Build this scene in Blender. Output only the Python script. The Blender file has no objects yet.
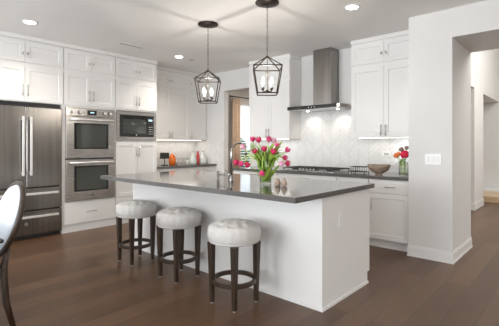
import bpy, bmesh, math, random
from mathutils import Vector, Matrix
PI = math.pi
R = math.radians
random.seed(7)
S = bpy.context.scene
COL = S.collection

# ------------------------------------------------------------------ camera
W_, H_ = 499., 326.
CX, HY, VL, VR = 249.5, 145.5, -165., 583.
FP = math.sqrt((CX-VL)*(VR-CX))
TH = math.atan((CX-VL)/FP)
cam = bpy.data.cameras.new('camera')
camo = bpy.data.objects.new('camera', cam); COL.objects.link(camo)
camo.location = (0, 0, 1.27)
camo.rotation_euler = (PI/2, 0, PI/2-(PI/2-TH) if False else TH)
camo.rotation_euler = (PI/2, 0, math.atan2(math.cos(TH), math.sin(TH)))
cam.sensor_width = 36.; cam.lens = FP/W_*36.
cam.shift_y = (HY-H_/2)/W_
cam.clip_start = .05
S.camera = camo
S.cycles.transparent_max_bounces = 24

# ------------------------------------------------------------------ world, lights, exposure
S.view_settings.view_transform = 'Standard'; S.view_settings.look = 'None'
S.view_settings.gamma = 1; S.view_settings.use_curve_mapping = False
S.view_settings.exposure = 0.88
w = bpy.data.worlds.new('world'); S.world = w; w.use_nodes = True
bg = w.node_tree.nodes['Background']
bg.inputs[0].default_value = (.80, .90, 1, 1); bg.inputs[1].default_value = 1.1

def area(name, loc, rot, sx, sy, power, color, spread=PI):
    l = bpy.data.lights.new(name, 'AREA'); l.shape = 'RECTANGLE'; l.size = sx; l.size_y = sy
    l.energy = power; l.color = color; l.spread = spread
    o = bpy.data.objects.new(name, l); COL.objects.link(o); o.location = loc; o.rotation_euler = rot
    return o
DAY = (.90, .95, 1)
# daylight through the tall windows in the wall behind the camera
area('window_and_fill_light', (-3.6, -3.75, 1.35), (R(138), 0, 0), 3.0, 2.1, 190, DAY)
area('window_and_fill_light', (.2, -3.75, 1.35), (R(142), 0, 0), 3.0, 2.1, 40, DAY)
# warm area light added on the unseen right side for the island's end panel
area('window_and_fill_light', (3.8, .4, 1.45), (0, R(138), 0), 2.1, 3.4, 50, (1, .93, .84))
# area light added to brighten the stair hall beyond the opening
area('hall_fill_light', (.9, 7.6, 3.9), (0, R(40), 0), 2.2, 3.0, 92, (1, .985, .95))

# ------------------------------------------------------------------ materials
def mat(name, col, rough=.5, metal=0., **k):
    m = bpy.data.materials.new(name); m.use_nodes = True
    b = m.node_tree.nodes['Principled BSDF']
    b.inputs['Base Color'].default_value = (*col, 1)
    b.inputs['Roughness'].default_value = rough; b.inputs['Metallic'].default_value = metal
    for a, v in k.items():
        b.inputs[a.replace('_', ' ')].default_value = v
    return m
def nd(m, t, **k):
    n = m.node_tree.nodes.new(t)
    for a, v in k.items():
        setattr(n, a, v)
    return n
def lk(m, a, b): m.node_tree.links.new(a, b)
def bsdf(m): return m.node_tree.nodes['Principled BSDF']
def noise_mat(name, c1, c2, scale, rough=.5, metal=0., stretch=(1, 1, 1), bump=0., detail=3, rr=None, lo=.35, hi=.65, **k):
    m = mat(name, c1, rough, metal, **k)
    tc = nd(m, 'ShaderNodeTexCoord'); mp = nd(m, 'ShaderNodeMapping'); mp.inputs['Scale'].default_value = stretch
    lk(m, tc.outputs['Object'], mp.inputs['Vector'])
    n = nd(m, 'ShaderNodeTexNoise'); n.inputs['Scale'].default_value = scale; n.inputs['Detail'].default_value = detail
    lk(m, mp.outputs['Vector'], n.inputs['Vector'])
    r = nd(m, 'ShaderNodeValToRGB'); r.color_ramp.elements[0].position = lo; r.color_ramp.elements[1].position = hi
    r.color_ramp.elements[0].color = (*c1, 1); r.color_ramp.elements[1].color = (*c2, 1)
    lk(m, n.outputs['Fac'], r.inputs['Fac']); lk(m, r.outputs['Color'], bsdf(m).inputs['Base Color'])
    if rr:
        q = nd(m, 'ShaderNodeMapRange'); q.inputs['To Min'].default_value = rr[0]; q.inputs['To Max'].default_value = rr[1]
        lk(m, n.outputs['Fac'], q.inputs['Value']); lk(m, q.outputs['Result'], bsdf(m).inputs['Roughness'])
    if bump:
        b = nd(m, 'ShaderNodeBump'); b.inputs['Strength'].default_value = bump; b.inputs['Distance'].default_value = .01
        lk(m, n.outputs['Fac'], b.inputs['Height']); lk(m, b.outputs['Normal'], bsdf(m).inputs['Normal'])
    return m
M = {}
M['wall'] = noise_mat('wall_paint', (.69, .675, .655), (.71, .695, .675), 3, .7)
M['ceiling'] = noise_mat('ceiling_paint', (.82, .805, .785), (.84, .825, .805), 2, .8)
M['trim'] = mat('trim_paint', (.78, .77, .755), .4)
M['cab'] = mat('cabinet_paint', (.78, .765, .745), .38)
M['dark_gap'] = mat('cabinet_interior', (.06, .06, .06), .8)
M['steel'] = noise_mat('brushed_steel', (.48, .47, .46), (.60, .585, .57), 4, .27, 1., (1, 1, 60), rr=(.2, .34))
M['steel_h'] = noise_mat('brushed_steel_wide', (.44, .42, .40), (.54, .515, .49), 4, .27, 1., (1, 60, 60), rr=(.22, .34))
M['steel_v'] = noise_mat('brushed_steel_tall', (.245, .23, .215), (.31, .29, .27), 3, .24, 1., (9, 9, .3), rr=(.20, .30))
M['nickel'] = mat('satin_nickel', (.50, .49, .47), .3, 1.)
M['bright'] = mat('polished_handle', (.86, .85, .83), .45, .85)
M['chrome'] = mat('faucet_nickel', (.38, .37, .36), .22, 1.)
M['black_glass'] = mat('black_glass', (.015, .015, .015), .06)
M['oven_glass'] = mat('oven_glass', (.045, .05, .042), .05, 0, Specular_IOR_Level=.9)
M['black'] = mat('black_enamel', (.02, .02, .02), .4)
M['iron'] = mat('cast_iron', (.03, .03, .03), .55)
M['knob_white'] = mat('white_plastic', (.82, .82, .80), .35)
M['quartz'] = noise_mat('grey_quartz', (.105, .10, .095), (.135, .129, .122), 90, .10, 0, bump=0)
M['quartz'].node_tree.nodes['Principled BSDF'].inputs['IOR'].default_value = 1.5
M['bronze'] = noise_mat('aged_bronze', (.025, .018, .014), (.05, .036, .027), 30, .45, .6)
M['stool_wood'] = noise_mat('dark_walnut_wood', (.024, .014, .009), (.055, .032, .019), 14, .35, 0, (6, 6, .6))
M['linen'] = noise_mat('grey_linen', (.55, .53, .505), (.66, .64, .61), 160, .9, 0, bump=.35)
M['chair_cloth'] = noise_mat('pale_chair_cloth', (.60, .65, .72), (.66, .71, .78), 120, .85, 0, bump=.1)
M['bowl_wood'] = noise_mat('pale_driftwood', (.22, .15, .10), (.46, .36, .27), 18, .6, 0, (1, 1, 6), bump=.3)
M['curtain'] = noise_mat('tan_curtain', (.56, .43, .33), (.64, .50, .39), 25, .9)
M['stem'] = noise_mat('tulip_stem', (.38, .58, .08), (.60, .74, .16), 20, .5)
M['leaf'] = noise_mat('tulip_leaf', (.22, .42, .05), (.50, .66, .12), 9, .5)
M['pink'] = noise_mat('tulip_pink', (.72, .02, .16), (.80, .10, .28), 30, .5)
M['crimson'] = noise_mat('tulip_crimson', (.55, .01, .07), (.70, .03, .13), 30, .5)
M['palepink'] = noise_mat('tulip_pale', (.80, .30, .48), (.85, .50, .62), 30, .5)
M['red'] = mat('red_petals', (.70, .015, .06), .6)
M['orange'] = mat('orange_petals', (.85, .22, .06), .6)
M['dusty'] = mat('dusty_petals', (.30, .22, .18), .7)
M['orange_glaze'] = mat('orange_glaze', (.85, .19, .02), .18)
M['red_glass'] = mat('red_bottle', (.55, .05, .05), .15)
M['white_glaze'] = mat('white_glaze', (.70, .74, .70), .15)
M['light_wood'] = noise_mat('light_oak', (.52, .36, .22), (.66, .48, .31), 6, .4, 0, (1, 8, 8))
M['grey_box'] = mat('grey_box_paint', (.45, .43, .41), .6)
M['leafout'] = noise_mat('garden_leaves', (.04, .14, .08), (.20, .34, .26), 9, .7, bump=1.)
M['plaster_out'] = mat('neighbour_wall', (.62, .60, .56), .8)
M['shaker'] = noise_mat('teardrop_brown', (.34, .24, .18), (.44, .33, .26), 12, .45, 0, (1, 1, 4))

def glass(name, col=(1, 1, 1), rough=0.0, ior=1.45):
    m = bpy.data.materials.new(name); m.use_nodes = True
    b = m.node_tree.nodes['Principled BSDF']
    b.inputs['Base Color'].default_value = (*col, 1); b.inputs['Transmission Weight'].default_value = 1
    b.inputs['Roughness'].default_value = rough; b.inputs['IOR'].default_value = ior
    return m
def thin_glass(name, col, fac):
    m = bpy.data.materials.new(name); m.use_nodes = True; nt = m.node_tree; nt.nodes.remove(nt.nodes['Principled BSDF'])
    tr = nt.nodes.new('ShaderNodeBsdfTransparent'); tr.inputs[0].default_value = (*col, 1)
    gl = nt.nodes.new('ShaderNodeBsdfGlossy'); gl.inputs['Roughness'].default_value = .03
    lw = nt.nodes.new('ShaderNodeLayerWeight'); lw.inputs['Blend'].default_value = fac
    mx = nt.nodes.new('ShaderNodeMixShader')
    nt.links.new(lw.outputs['Facing'], mx.inputs[0]); nt.links.new(tr.outputs[0], mx.inputs[1]); nt.links.new(gl.outputs[0], mx.inputs[2])
    nt.links.new(mx.outputs[0], nt.nodes['Material Output'].inputs['Surface'])
    return m
M['glass'] = thin_glass('clear_glass', (.96, .975, .96), .18)
M['water'] = thin_glass('vase_water', (.98, 1, .96), .06)
M['pane'] = glass('window_glass', (1, 1, 1), 0, 1.02)
def emit(name, col, s):
    m = bpy.data.materials.new(name); m.use_nodes = True
    b = m.node_tree.nodes['Principled BSDF']; b.inputs['Base Color'].default_value = (*col, 1)
    b.inputs['Emission Color'].default_value = (*col, 1); b.inputs['Emission Strength'].default_value = s
    return m
M['lens'] = emit('downlight_lens', (1, .97, .9), 9)
M['bulb'] = emit('candle_bulb', (1, .86, .66), 3)
M['led'] = emit('led_strip', (1, .95, .86), 1.6)
M['display'] = emit('clock_display', (.5, .75, .9), .3)

# floor: planks that run along world Y
m = mat('oak_floor', (.1, .06, .04), .3); M['floor'] = m
tc = nd(m, 'ShaderNodeTexCoord'); mp = nd(m, 'ShaderNodeMapping'); mp.inputs['Rotation'].default_value = (0, 0, R(90))
lk(m, tc.outputs['Object'], mp.inputs['Vector'])
br = nd(m, 'ShaderNodeTexBrick', offset=.37, offset_frequency=2)
for a, v in (('Color1', (.084, .041, .019, 1)), ('Color2', (.142, .080, .042, 1)), ('Mortar', (.035, .02, .014, 1)), ('Scale', 1.), ('Mortar Size', .0022),
             ('Mortar Smooth', .2), ('Bias', -.1), ('Brick Width', 1.9), ('Row Height', .19)):
    br.inputs[a].default_value = v
lk(m, mp.outputs['Vector'], br.inputs['Vector'])
m2 = nd(m, 'ShaderNodeMapping'); m2.inputs['Scale'].default_value = (22, 1.4, 1); lk(m, tc.outputs['Object'], m2.inputs['Vector'])
n = nd(m, 'ShaderNodeTexNoise'); n.inputs['Scale'].default_value = 2.2; n.inputs['Detail'].default_value = 6; lk(m, m2.outputs['Vector'], n.inputs['Vector'])
rp = nd(m, 'ShaderNodeValToRGB'); rp.color_ramp.elements[0].position = .3; rp.color_ramp.elements[1].position = .75
rp.color_ramp.elements[0].color = (.70, .68, .66, 1); rp.color_ramp.elements[1].color = (1.32, 1.26, 1.18, 1)
lk(m, n.outputs['Fac'], rp.inputs['Fac'])
mx = nd(m, 'ShaderNodeMixRGB', blend_type='MULTIPLY'); mx.inputs['Fac'].default_value = 1
lk(m, br.outputs['Color'], mx.inputs['Color1']); lk(m, rp.outputs['Color'], mx.inputs['Color2'])
lk(m, mx.outputs['Color'], bsdf(m).inputs['Base Color'])
q = nd(m, 'ShaderNodeMapRange'); q.inputs['To Min'].default_value = .28; q.inputs['To Max'].default_value = .46
lk(m, n.outputs['Fac'], q.inputs['Value']); lk(m, q.outputs['Result'], bsdf(m).inputs['Roughness'])
bp = nd(m, 'ShaderNodeBump'); bp.inputs['Strength'].default_value = .25; bp.inputs['Distance'].default_value = .002
lk(m, br.outputs['Fac'], bp.inputs['Height']); bp.invert = True
lk(m, bp.outputs['Normal'], bsdf(m).inputs['Normal'])

# glossy white chevron tile; u = along the wall, v = height
def chevron(name, axis):
    m = mat(name, (.80, .79, .77), .12)
    tc = nd(m, 'ShaderNodeTexCoord'); sp = nd(m, 'ShaderNodeSeparateXYZ'); lk(m, tc.outputs['Object'], sp.inputs[0])
    def mth(op, a, b=None, c=None):
        n = nd(m, 'ShaderNodeMath', operation=op)
        for i, v in enumerate((a, b, c)):
            if v is None: continue
            if isinstance(v, (int, float)): n.inputs[i].default_value = v
            else: lk(m, v, n.inputs[i])
        return n.outputs[0]
    u = sp.outputs[axis]; v = sp.outputs[2]
    pp = mth('PINGPONG', u, .155)
    vv = mth('ADD', v, pp)
    row = mth('FRACT', mth('DIVIDE', vv, .072))
    l1 = mth('LESS_THAN', row, .06)
    l2 = mth('LESS_THAN', mth('FRACT', mth('DIVIDE', u, .155)), .03)
    line = mth('MAXIMUM', l1, l2)
    idx = mth('ADD', mth('FLOOR', mth('DIVIDE', vv, .072)), mth('MULTIPLY', mth('FLOOR', mth('DIVIDE', u, .155)), 17.3))
    wn = nd(m, 'ShaderNodeTexWhiteNoise', noise_dimensions='1D'); lk(m, idx, wn.inputs['W'])
    mr = nd(m, 'ShaderNodeMapRange'); mr.inputs['To Min'].default_value = .0; mr.inputs['To Max'].default_value = 1
    lk(m, wn.outputs['Value'], mr.inputs['Value'])
    c = nd(m, 'ShaderNodeMixRGB'); c.inputs['Color1'].default_value = (.68, .67, .655, 1); c.inputs['Color2'].default_value = (.75, .74, .725, 1)
    lk(m, mr.outputs['Result'], c.inputs['Fac'])
    g = nd(m, 'ShaderNodeMixRGB'); g.inputs['Color2'].default_value = (.53, .52, .51, 1); lk(m, line, g.inputs['Fac']); lk(m, c.outputs[0], g.inputs['Color1'])
    lk(m, g.outputs[0], bsdf(m).inputs['Base Color'])
    bp = nd(m, 'ShaderNodeBump'); bp.inputs['Strength'].default_value = .3; bp.inputs['Distance'].default_value = .003; bp.invert = True
    lk(m, line, bp.inputs['Height']); lk(m, bp.outputs['Normal'], bsdf(m).inputs['Normal'])
    return m
M['tile_x'] = chevron('chevron_tile_x', 0); M['tile_y'] = chevron('chevron_tile_y', 1)

# ------------------------------------------------------------------ mesh helpers
def box(bm, x0, x1, y0, y1, z0, z1, bev=0, seg=2, mtx=None):
    if x0 > x1: x0, x1 = x1, x0
    if y0 > y1: y0, y1 = y1, y0
    if z0 > z1: z0, z1 = z1, z0
    r = bmesh.ops.create_cube(bm, size=1)['verts']
    for v in r:
        v.co = Vector(((x0+x1)/2+v.co.x*(x1-x0), (y0+y1)/2+v.co.y*(y1-y0), (z0+z1)/2+v.co.z*(z1-z0)))
        if mtx: v.co = mtx @ v.co
    if bev:
        es = {e for v in r for e in v.link_edges}
        bmesh.ops.bevel(bm, geom=list(es), offset=bev, segments=seg, affect='EDGES', profile=.6)
    return bm
def tube(bm, pts, rad, seg=10, close=False, sx=1.):
    """sweep a circle of radius rad (number or list) along pts"""
    pts = [Vector(p) for p in pts]; n = len(pts); rings = []
    if not hasattr(rad, '__len__'): rad = [rad]*n
    up = None
    for i, p in enumerate(pts):
        if close: t = pts[(i+1) % n]-pts[i-1]
        else: t = pts[min(i+1, n-1)]-pts[max(i-1, 0)]
        t.normalize()
        if up is None: up = t.orthogonal().normalized()
        up = (up-t*up.dot(t)).normalized(); s = t.cross(up)
        rings.append([bm.verts.new(p+(up*math.cos(a)*sx+s*math.sin(a))*rad[i]) for a in (2*PI*k/seg for k in range(seg))])
    m_ = n if close else n-1
    for i in range(m_):
        A, B = rings[i], rings[(i+1) % n]
        for k in range(seg):
            f = bm.faces.new((A[k], A[(k+1) % seg], B[(k+1) % seg], B[k])); f.smooth = True
    if not close:
        bm.faces.new(rings[0][::-1]); bm.faces.new(rings[-1])
    return bm
def lathe(bm, prof, seg=32, c=(0, 0, 0), fn=None):
    c = Vector(c); rings = []
    for (r, z) in prof:
        if r < 1e-6: rings.append([bm.verts.new(c+Vector((0, 0, z)))]); continue
        ring = []
        for k in range(seg):
            a = 2*PI*k/seg; rr, zz = (r, z) if fn is None else fn(r, z, a)
            ring.append(bm.verts.new(c+Vector((rr*math.cos(a), rr*math.sin(a), zz))))
        rings.append(ring)
    for A, B in zip(rings, rings[1:]):
        for k in range(seg):
            a0, a1 = A[k % len(A)], A[(k+1) % len(A)]; b0, b1 = B[k % len(B)], B[(k+1) % len(B)]
            vs = []
            for v in (a0, a1, b1, b0):
                if v not in vs: vs.append(v)
            if len(vs) > 2:
                f = bm.faces.new(vs); f.smooth = True
    return bm
def bar(bm, a, b, wd, dp=None):
    """rectangular bar from a to b"""
    a, b = Vector(a), Vector(b); dp = dp or wd
    t = (b-a); L = t.length; t.normalize()
    ref = Vector((0, 0, 1)) if abs(t.z) < .95 else Vector((0, 1, 0))
    s = t.cross(ref).normalized(); u = s.cross(t)
    m_ = Matrix((s, u, t)).transposed().to_4x4(); m_.translation = a
    return box(bm, -wd/2, wd/2, -dp/2, dp/2, 0, L, mtx=m_)
def obj(name, bm, m, parent=None, loc=None, bevel=0, sub=0, smooth=False):
    bmesh.ops.recalc_face_normals(bm, faces=bm.faces)
    me = bpy.data.meshes.new(name)
    if smooth:
        for f in bm.faces: f.smooth = True
    bm.to_mesh(me); bm.free()
    me.materials.append(M[m] if isinstance(m, str) else m)
    o = bpy.data.objects.new(name, me); COL.objects.link(o)
    if parent: o.parent = parent
    if loc: o.location = loc
    if bevel:
        b = o.modifiers.new('bevel', 'BEVEL'); b.width = bevel; b.segments = 2; b.limit_method = 'ANGLE'
    if sub:
        s = o.modifiers.new('sub', 'SUBSURF'); s.levels = sub; s.render_levels = sub
    return o
B = bmesh.new
def bx(*a, **k): return box(B(), *a, **k)
def tag(o, label, cat, group=None):
    o['label'] = label; o['category'] = cat
    if group: o['group'] = group
    return o
def thing(name, label, cat, loc=(0, 0, 0), rz=0, group=None):
    o = bpy.data.objects.new(name, None); COL.objects.link(o); o.location = loc; o.rotation_euler = (0, 0, rz)
    o.empty_display_size = .1
    return tag(o, label, cat, group)
def struct(name, bm, m, **k):
    o = obj(name, bm, m, **k); o['kind'] = 'structure'; return o
def kids(o): return [c for c in bpy.data.objects if c.parent == o]
def copy_tree(o, parent=None):
    c = o.copy(); COL.objects.link(c); c.parent = parent
    for ch in kids(o): copy_tree(ch, c)
    return c

# ------------------------------------------------------------------ setting
CE = 2.745; WX = -6.2; WY = 5.2
b = B(); box(b, -6.4, 4, -4, 12, -.1, 0); struct('floor', b, 'floor')
b = B(); box(b, -6.4, 4, -4, 5.3, CE, CE+.12); box(b, -6.4, -1.7, 5.3, 9, CE, CE+.12); struct('ceiling', b, 'ceiling')
# left (appliance) wall with the nook window further along
b = B()
box(b, WX-.15, WX, -4, 6.3, 0, CE); box(b, WX-.15, WX, 8.1, 9, 0, CE)
box(b, WX-.15, WX, 6.3, 8.1, 0, .55); box(b, WX-.15, WX, 6.3, 8.1, 2.3, CE); struct('wall_left', b, 'wall')
b = B()
for y in (6.3, 7.17, 8.05): box(b, WX-.08, WX-.03, y, y+.05, .55, 2.3)
for z in (.55, 2.25): box(b, WX-.08, WX-.03, 6.3, 8.1, z, z+.05)
wn = struct('window_1', b, 'trim')
b = B(); box(b, WX-.06, WX-.054, 6.35, 8.05, .6, 2.25); obj('window_pane', b, 'pane', wn)
b = B()
for i in range(26):
    z = .66+i*.062
    box(b, -.018, .018, 6.33, 8.07, -.0015, .0015, mtx=Matrix.Translation((WX-.005, 0, z)) @ Matrix.Rotation(R(22), 4, 'Y'))
obj('blind_slats', b, 'knob_white', wn)
# back (hood) wall, header over the doorway to the nook
b = B()
box(b, WX, -5.35, WY, WY+.12, 0, CE); box(b, -5.35, -4.65, WY, WY+.12, 2.362, CE); box(b, -4.65, -1.50, WY, WY+.12, 0, CE)
struct('wall_back', b, 'wall')
# stub pier and deep header of the opening to the hall
b = B(); box(b, -1.50, -1.045, 4.425, 5.32, 0, CE); box(b, -1.045, 2.6, 4.42, 5.32, 2.432, CE); box(b, 2.6, 4, 4.42, 5.32, 0, CE)
struct('wall_pier', b, 'wall')
def baseboard(b, x0, x1, y0, y1):
    box(b, x0, x1, y0, y1, 0, .105)
    e = .004; box(b, x0+e, x1-e, y0+e, y1-e, .105, .125)
b = B(); baseboard(b, -1.51, -1.035, 4.414, 5.331)
box(b, -1.516, -1.029, 4.408, 5.337, 0, .016)
struct('baseboard_pier', b, 'trim')
struct('wall_nook', bx(WX, -1.6, 8.9, 9.0, 0, CE), 'wall')
b = B(); baseboard(b, -5.36, -5.335, 5.19, 5.33); struct('baseboard_nook', b, 'trim')
# hall beyond
b = B()
box(b, -1.95, -1.58, 8.35, 9.22, 0, 4.6)
box(b, -1.95, -1.58, 5.32, 7.35, 0, 4.6)
box(b, -1.95, -1.58, 7.35, 8.35, 2.40, 4.6)
box(b, -1.95, -1.58, 9.22, 12, 2.37, 4.6)
struct('wall_hall_left', b, 'wall')
b = B(); box(b, -1.95, -1.572, 8.335, 9.235, 0, .14); struct('baseboard_hall', b, 'trim')
struct('wall_hall_back', bx(-5, 4, 11.2, 11.35, 0, 4.6), 'wall')
b = B(); box(b, -1.95, 4, 5.32, 12, 4.6, 4.7); struct('ceiling_hall', b, 'ceiling')
struct('wall_hall_right', bx(3.9, 4, 5.32, 12, 0, 4.6), 'wall')
struct('wall_upper', bx(-1.95, 4, 5.2, 5.32, CE, 4.6), 'wall')
b = B(); box(b, -3.5, 1.5, 9.78, 10.9, 0, .13); struct('trim_5', b, 'light_wood')
struct('trim_6', bx(-3.5, 1.5, 10.9, 11.2, 0, .17), 'trim')
struct('ceiling_side_room', bx(-5, -1.95, 9.22, 11.2, 2.37, 2.45), 'ceiling')
# room behind the camera
b = B()
xs = (-6.4, -5.1, -2.1, -1.3, 1.7, 4)
for i in range(0, 5, 2): box(b, xs[i], xs[i+1], -4, -3.85, 0, CE)
for i in (1, 3): box(b, xs[i], xs[i+1], -4, -3.85, 0, .3); box(b, xs[i], xs[i+1], -4, -3.85, 2.4, CE)
struct('wall_front', b, 'wall')
b = B(); box(b, 3.9, 4, -3.85, -1.3, 0, CE); box(b, 3.9, 4, 2.1, 4.42, 0, CE); box(b, 3.9, 4, -1.3, 2.1, 0, .4); box(b, 3.9, 4, -1.3, 2.1, 2.5, CE)  # unseen wall; gap left for the added light on this side
struct('wall_right', b, 'wall')
for k, (x0, x1) in enumerate(((-5.1, -2.1), (-1.3, 1.7))):
    b = B()
    for x in (x0, (x0+x1)/2-.02, x1-.05): box(b, x, x+.05, -3.95, -3.9, .3, 2.4)
    for z in (.3, 2.35): box(b, x0, x1, -3.95, -3.9, z, z+.05)
    struct('window_%d' % (k+2), b, 'trim')

# crown fillers on top of the cabinet runs
def crown(name, x0, x1, y0, y1):
    b = B(); box(b, x0, x1, y0, y1, 2.69, CE-.001); struct(name, b, 'cab')
crown('trim_1', -6.19, -5.552, 1.20, 3.772)
crown('trim_2', -6.19, -5.862, 3.774, 5.198)
crown('trim_3', -4.385, -3.50, 4.872, 5.198)
crown('trim_4', -2.446, -1.502, 4.872, 5.198)

# ------------------------------------------------------------------ cabinets (local: front faces -y, x to the right)
def shaker(x0, x1, z0, z1, rail=.058, rec=.008, t=.02):
    b = B(); g = .0018
    x0 += g; x1 -= g; z0 += g; z1 -= g
    X = (x0, x0+rail, x1-rail, x1); Z = (z0, z0+rail, z1-rail, z1)
    vf = [[b.verts.new((x, -t, z)) for z in Z] for x in X]
    for i in range(3):
        for j in range(3):
            if (i, j) == (1, 1): continue
            b.faces.new((vf[i][j], vf[i+1][j], vf[i+1][j+1], vf[i][j+1]))
    e = .004
    inn = [b.verts.new(p) for p in ((X[1]+e, -t+rec, Z[1]+e), (X[2]-e, -t+rec, Z[1]+e), (X[2]-e, -t+rec, Z[2]-e), (X[1]+e, -t+rec, Z[2]-e))]
    out = [vf[1][1], vf[2][1], vf[2][2], vf[1][2]]
    b.faces.new(inn)
    for k in range(4): b.faces.new((out[k], out[(k+1) % 4], inn[(k+1) % 4], inn[k]))
    bk = [b.verts.new(p) for p in ((x0, 0, z0), (x1, 0, z0), (x1, 0, z1), (x0, 0, z1))]
    b.faces.new(bk[::-1])
    per = [[vf[i][0] for i in range(4)], [vf[3][j] for j in range(4)], [vf[i][3] for i in (3, 2, 1, 0)], [vf[0][j] for j in (3, 2, 1, 0)]]
    for k in range(4): b.faces.new(per[k]+[bk[(k+1) % 4], bk[k]])
    return b
def slab(x0, x1, z0, z1, t=.02):
    g = .0018
    return box(B(), x0+g, x1-g, -t, 0, z0+g, z1-g)
def pull_bm(x, z, L, vert=True, y=-.02):
    b = B(); r = .0055; o = .030
    if vert:
        tube(b, [(x, y-o, z-L/2), (x, y-o, z+L/2)], r, 8)
        for s in (-1, 1): tube(b, [(x, y, z+s*L*.36), (x, y-o, z+s*L*.36)], r*.85, 8)
    else:
        tube(b, [(x-L/2, y-o, z), (x+L/2, y-o, z)], r, 8)
        for s in (-1, 1): tube(b, [(x+s*L*.36, y, z), (x+s*L*.36, y-o, z)], r*.85, 8)
    return b
def knob_bm(x, z, y=-.02):
    b = B(); tube(b, [(x, y, z), (x, y-.018, z)], .005, 8)
    r = bmesh.ops.create_uvsphere(b, u_segments=12, v_segments=8, radius=1)['verts']
    for v in r: v.co = Vector((x+v.co.x*.011, y-.023+v.co.y*.008, z+v.co.z*.021))
    return b
def fronts(t, lst):
    for kind, x0, x1, z0, z1, h in lst:
        if kind == 'door':
            d = obj('door', shaker(x0, x1, z0, z1), 'cab', t)
        else:
            d = obj('drawer', slab(x0, x1, z0, z1), 'cab', t)
        if not h: continue
        if h[0] == 'pull': obj('pull_handle', pull_bm(h[1], h[2], h[3]), 'nickel', d, smooth=True)
        if h[0] == 'hpull': obj('pull_handle', pull_bm(h[1], h[2], h[3], False), 'nickel', d, smooth=True)
        if h[0] == 'knob': obj('knob', knob_bm(h[1], h[2]), 'nickel', d, smooth=True)
def pair(w0, w1, za, zb, hz, L, kind='pull'):
    mid = (w0+w1)/2
    return [('door', w0, mid, za, zb, (kind, mid-.03, hz, L)), ('door', mid, w1, za, zb, (kind, mid+.03, hz, L))]
T0, T1, T2, T3 = 1.865, 2.335, 2.385, 2.668
FX = -5.58
def top4(w0, w1): return pair(w0, w1, T0, T1, 2.01, .155)+pair(w0, w1, T2, T3, 2.50, 0, 'knob')
RZA = R(90)
D_ = .61
# over the fridge
t = thing('wall_cabinet', 'white four-door shaker cabinet over the stainless fridge', 'cabinet', (FX, 1.205, 0), RZA, 'tall cabinets of the appliance wall')
b = B(); box(b, 0, .992, 0, D_, 1.855, 2.689); obj('body', b, 'cab', t)
b = B(); box(b, .974, .992, 0, D_, 0, 1.855); obj('side_panel', b, 'cab', t)
obj('side_panel', bx(0, .03, 0, D_, 0, 1.855), 'cab', t)
fronts(t, top4(.0, .985))
# oven tower
t = thing('oven_cabinet', 'white tall shaker cabinet built around the double wall oven', 'cabinet', (FX, 2.199, 0), RZA, 'tall cabinets of the appliance wall')
w1 = .791
b = B(); box(b, 0, w1, 0, D_, 1.832, 2.689); box(b, 0, w1, 0, D_, .105, .448); box(b, 0, .022, 0, D_, .448, 1.832); box(b, w1-.022, w1, 0, D_, .448, 1.832)
box(b, 0, w1, D_-.02, D_, .448, 1.832); obj('body', b, 'cab', t)
obj('plinth', bx(0, w1, .0, D_, 0, .105), 'cab', t)
fronts(t, top4(.003, w1-.003)+[('drawer', .003, w1-.003, .118, .435, ('hpull', w1/2, .285, .16))])
# microwave tower
t = thing('microwave_cabinet', 'white tall shaker cabinet built around the microwave', 'cabinet', (FX, 2.992, 0), RZA, 'tall cabinets of the appliance wall')
w2 = .776
b = B(); box(b, 0, w2, 0, D_, 1.84, 2.689); box(b, 0, w2, 0, D_, .105, 1.345); box(b, 0, .03, 0, D_, 1.345, 1.84); box(b, w2-.03, w2, 0, D_, 1.345, 1.84)
box(b, 0, w2, D_-.02, D_, 1.345, 1.84); obj('body', b, 'cab', t)
obj('plinth', bx(0, w2, .0, D_, 0, .105), 'cab', t)
fronts(t, top4(.003, w2-.003)+pair(.003, w2-.003, .44, 1.325, 1.17, .155)+[('drawer', .003, w2-.003, .118, .432, ('hpull', w2/2, .285, .16))])
# corner uppers on the appliance wall
t = thing('wall_cabinet', 'white shaker wall cabinet in the corner above the orange jar', 'cabinet', (-5.885, 3.772, 0), RZA, 'upper cabinets')
L = 1.426; c0, c1, c2 = .06, .50, .965
obj('body', bx(0, L, 0, .31, 1.378, 2.689), 'cab', t)
fr = []
for za, zb, k in ((1.385, T1, 0), (T2, T3, 1)):
    kk = 'knob' if k else 'pull'; hz = 2.50 if k else 1.475
    fr += [('door', c0-.055, c1, za, zb, (kk, c1-.03, hz, .13)), ('door', c1, c2, za, zb, (kk, c1+.03, hz, .13)), ('door', c2, L-.004, za, zb, (kk, c2+.04, hz, .13))]
fronts(t, fr)
obj('led_strip', bx(.1, L-.1, .05, .07, 1.370, 1.377), 'led', t)
area('cabinet_strip_light', (-6.02, 4.5, 1.365), (0, 0, 0), .05, 1.2, 1.3, (1, .94, .84))
# base cabinet in the corner
t = thing('base_cabinet', 'white base cabinet in the corner behind the island, under the orange jar', 'cabinet', (-5.60, 3.774, 0), RZA, 'base cabinets')
obj('body', bx(0, 1.424, 0, .59, .105, .853), 'cab', t); obj('plinth', bx(0, 1.424, .05, .59, 0, .105), 'cab', t)
fr = []
for i in range(3): fr += [('drawer', .005+i*.472, .475+i*.472, .70, .845, ('hpull', .24+i*.472, .775, .14)), ('door', .005+i*.472, .475+i*.472, .115, .69, ('pull', .44+i*.472, .6, .14))]
fronts(t, fr)
ct = obj('countertop', bx(-6.198, -5.56, 3.774, 5.198, .8545, .895), 'quartz', bevel=.002); tag(ct, 'dark grey countertop in the corner holding the orange jar and bottles', 'countertop', 'perimeter countertops')
struct('trim_7', bx(-6.199, -6.19, 3.774, 5.19, .896, 1.377), 'tile_y')
struct('trim_8', bx(-6.19, -5.35, 5.19, 5.199, .896, 1.377), 'tile_x')
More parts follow.
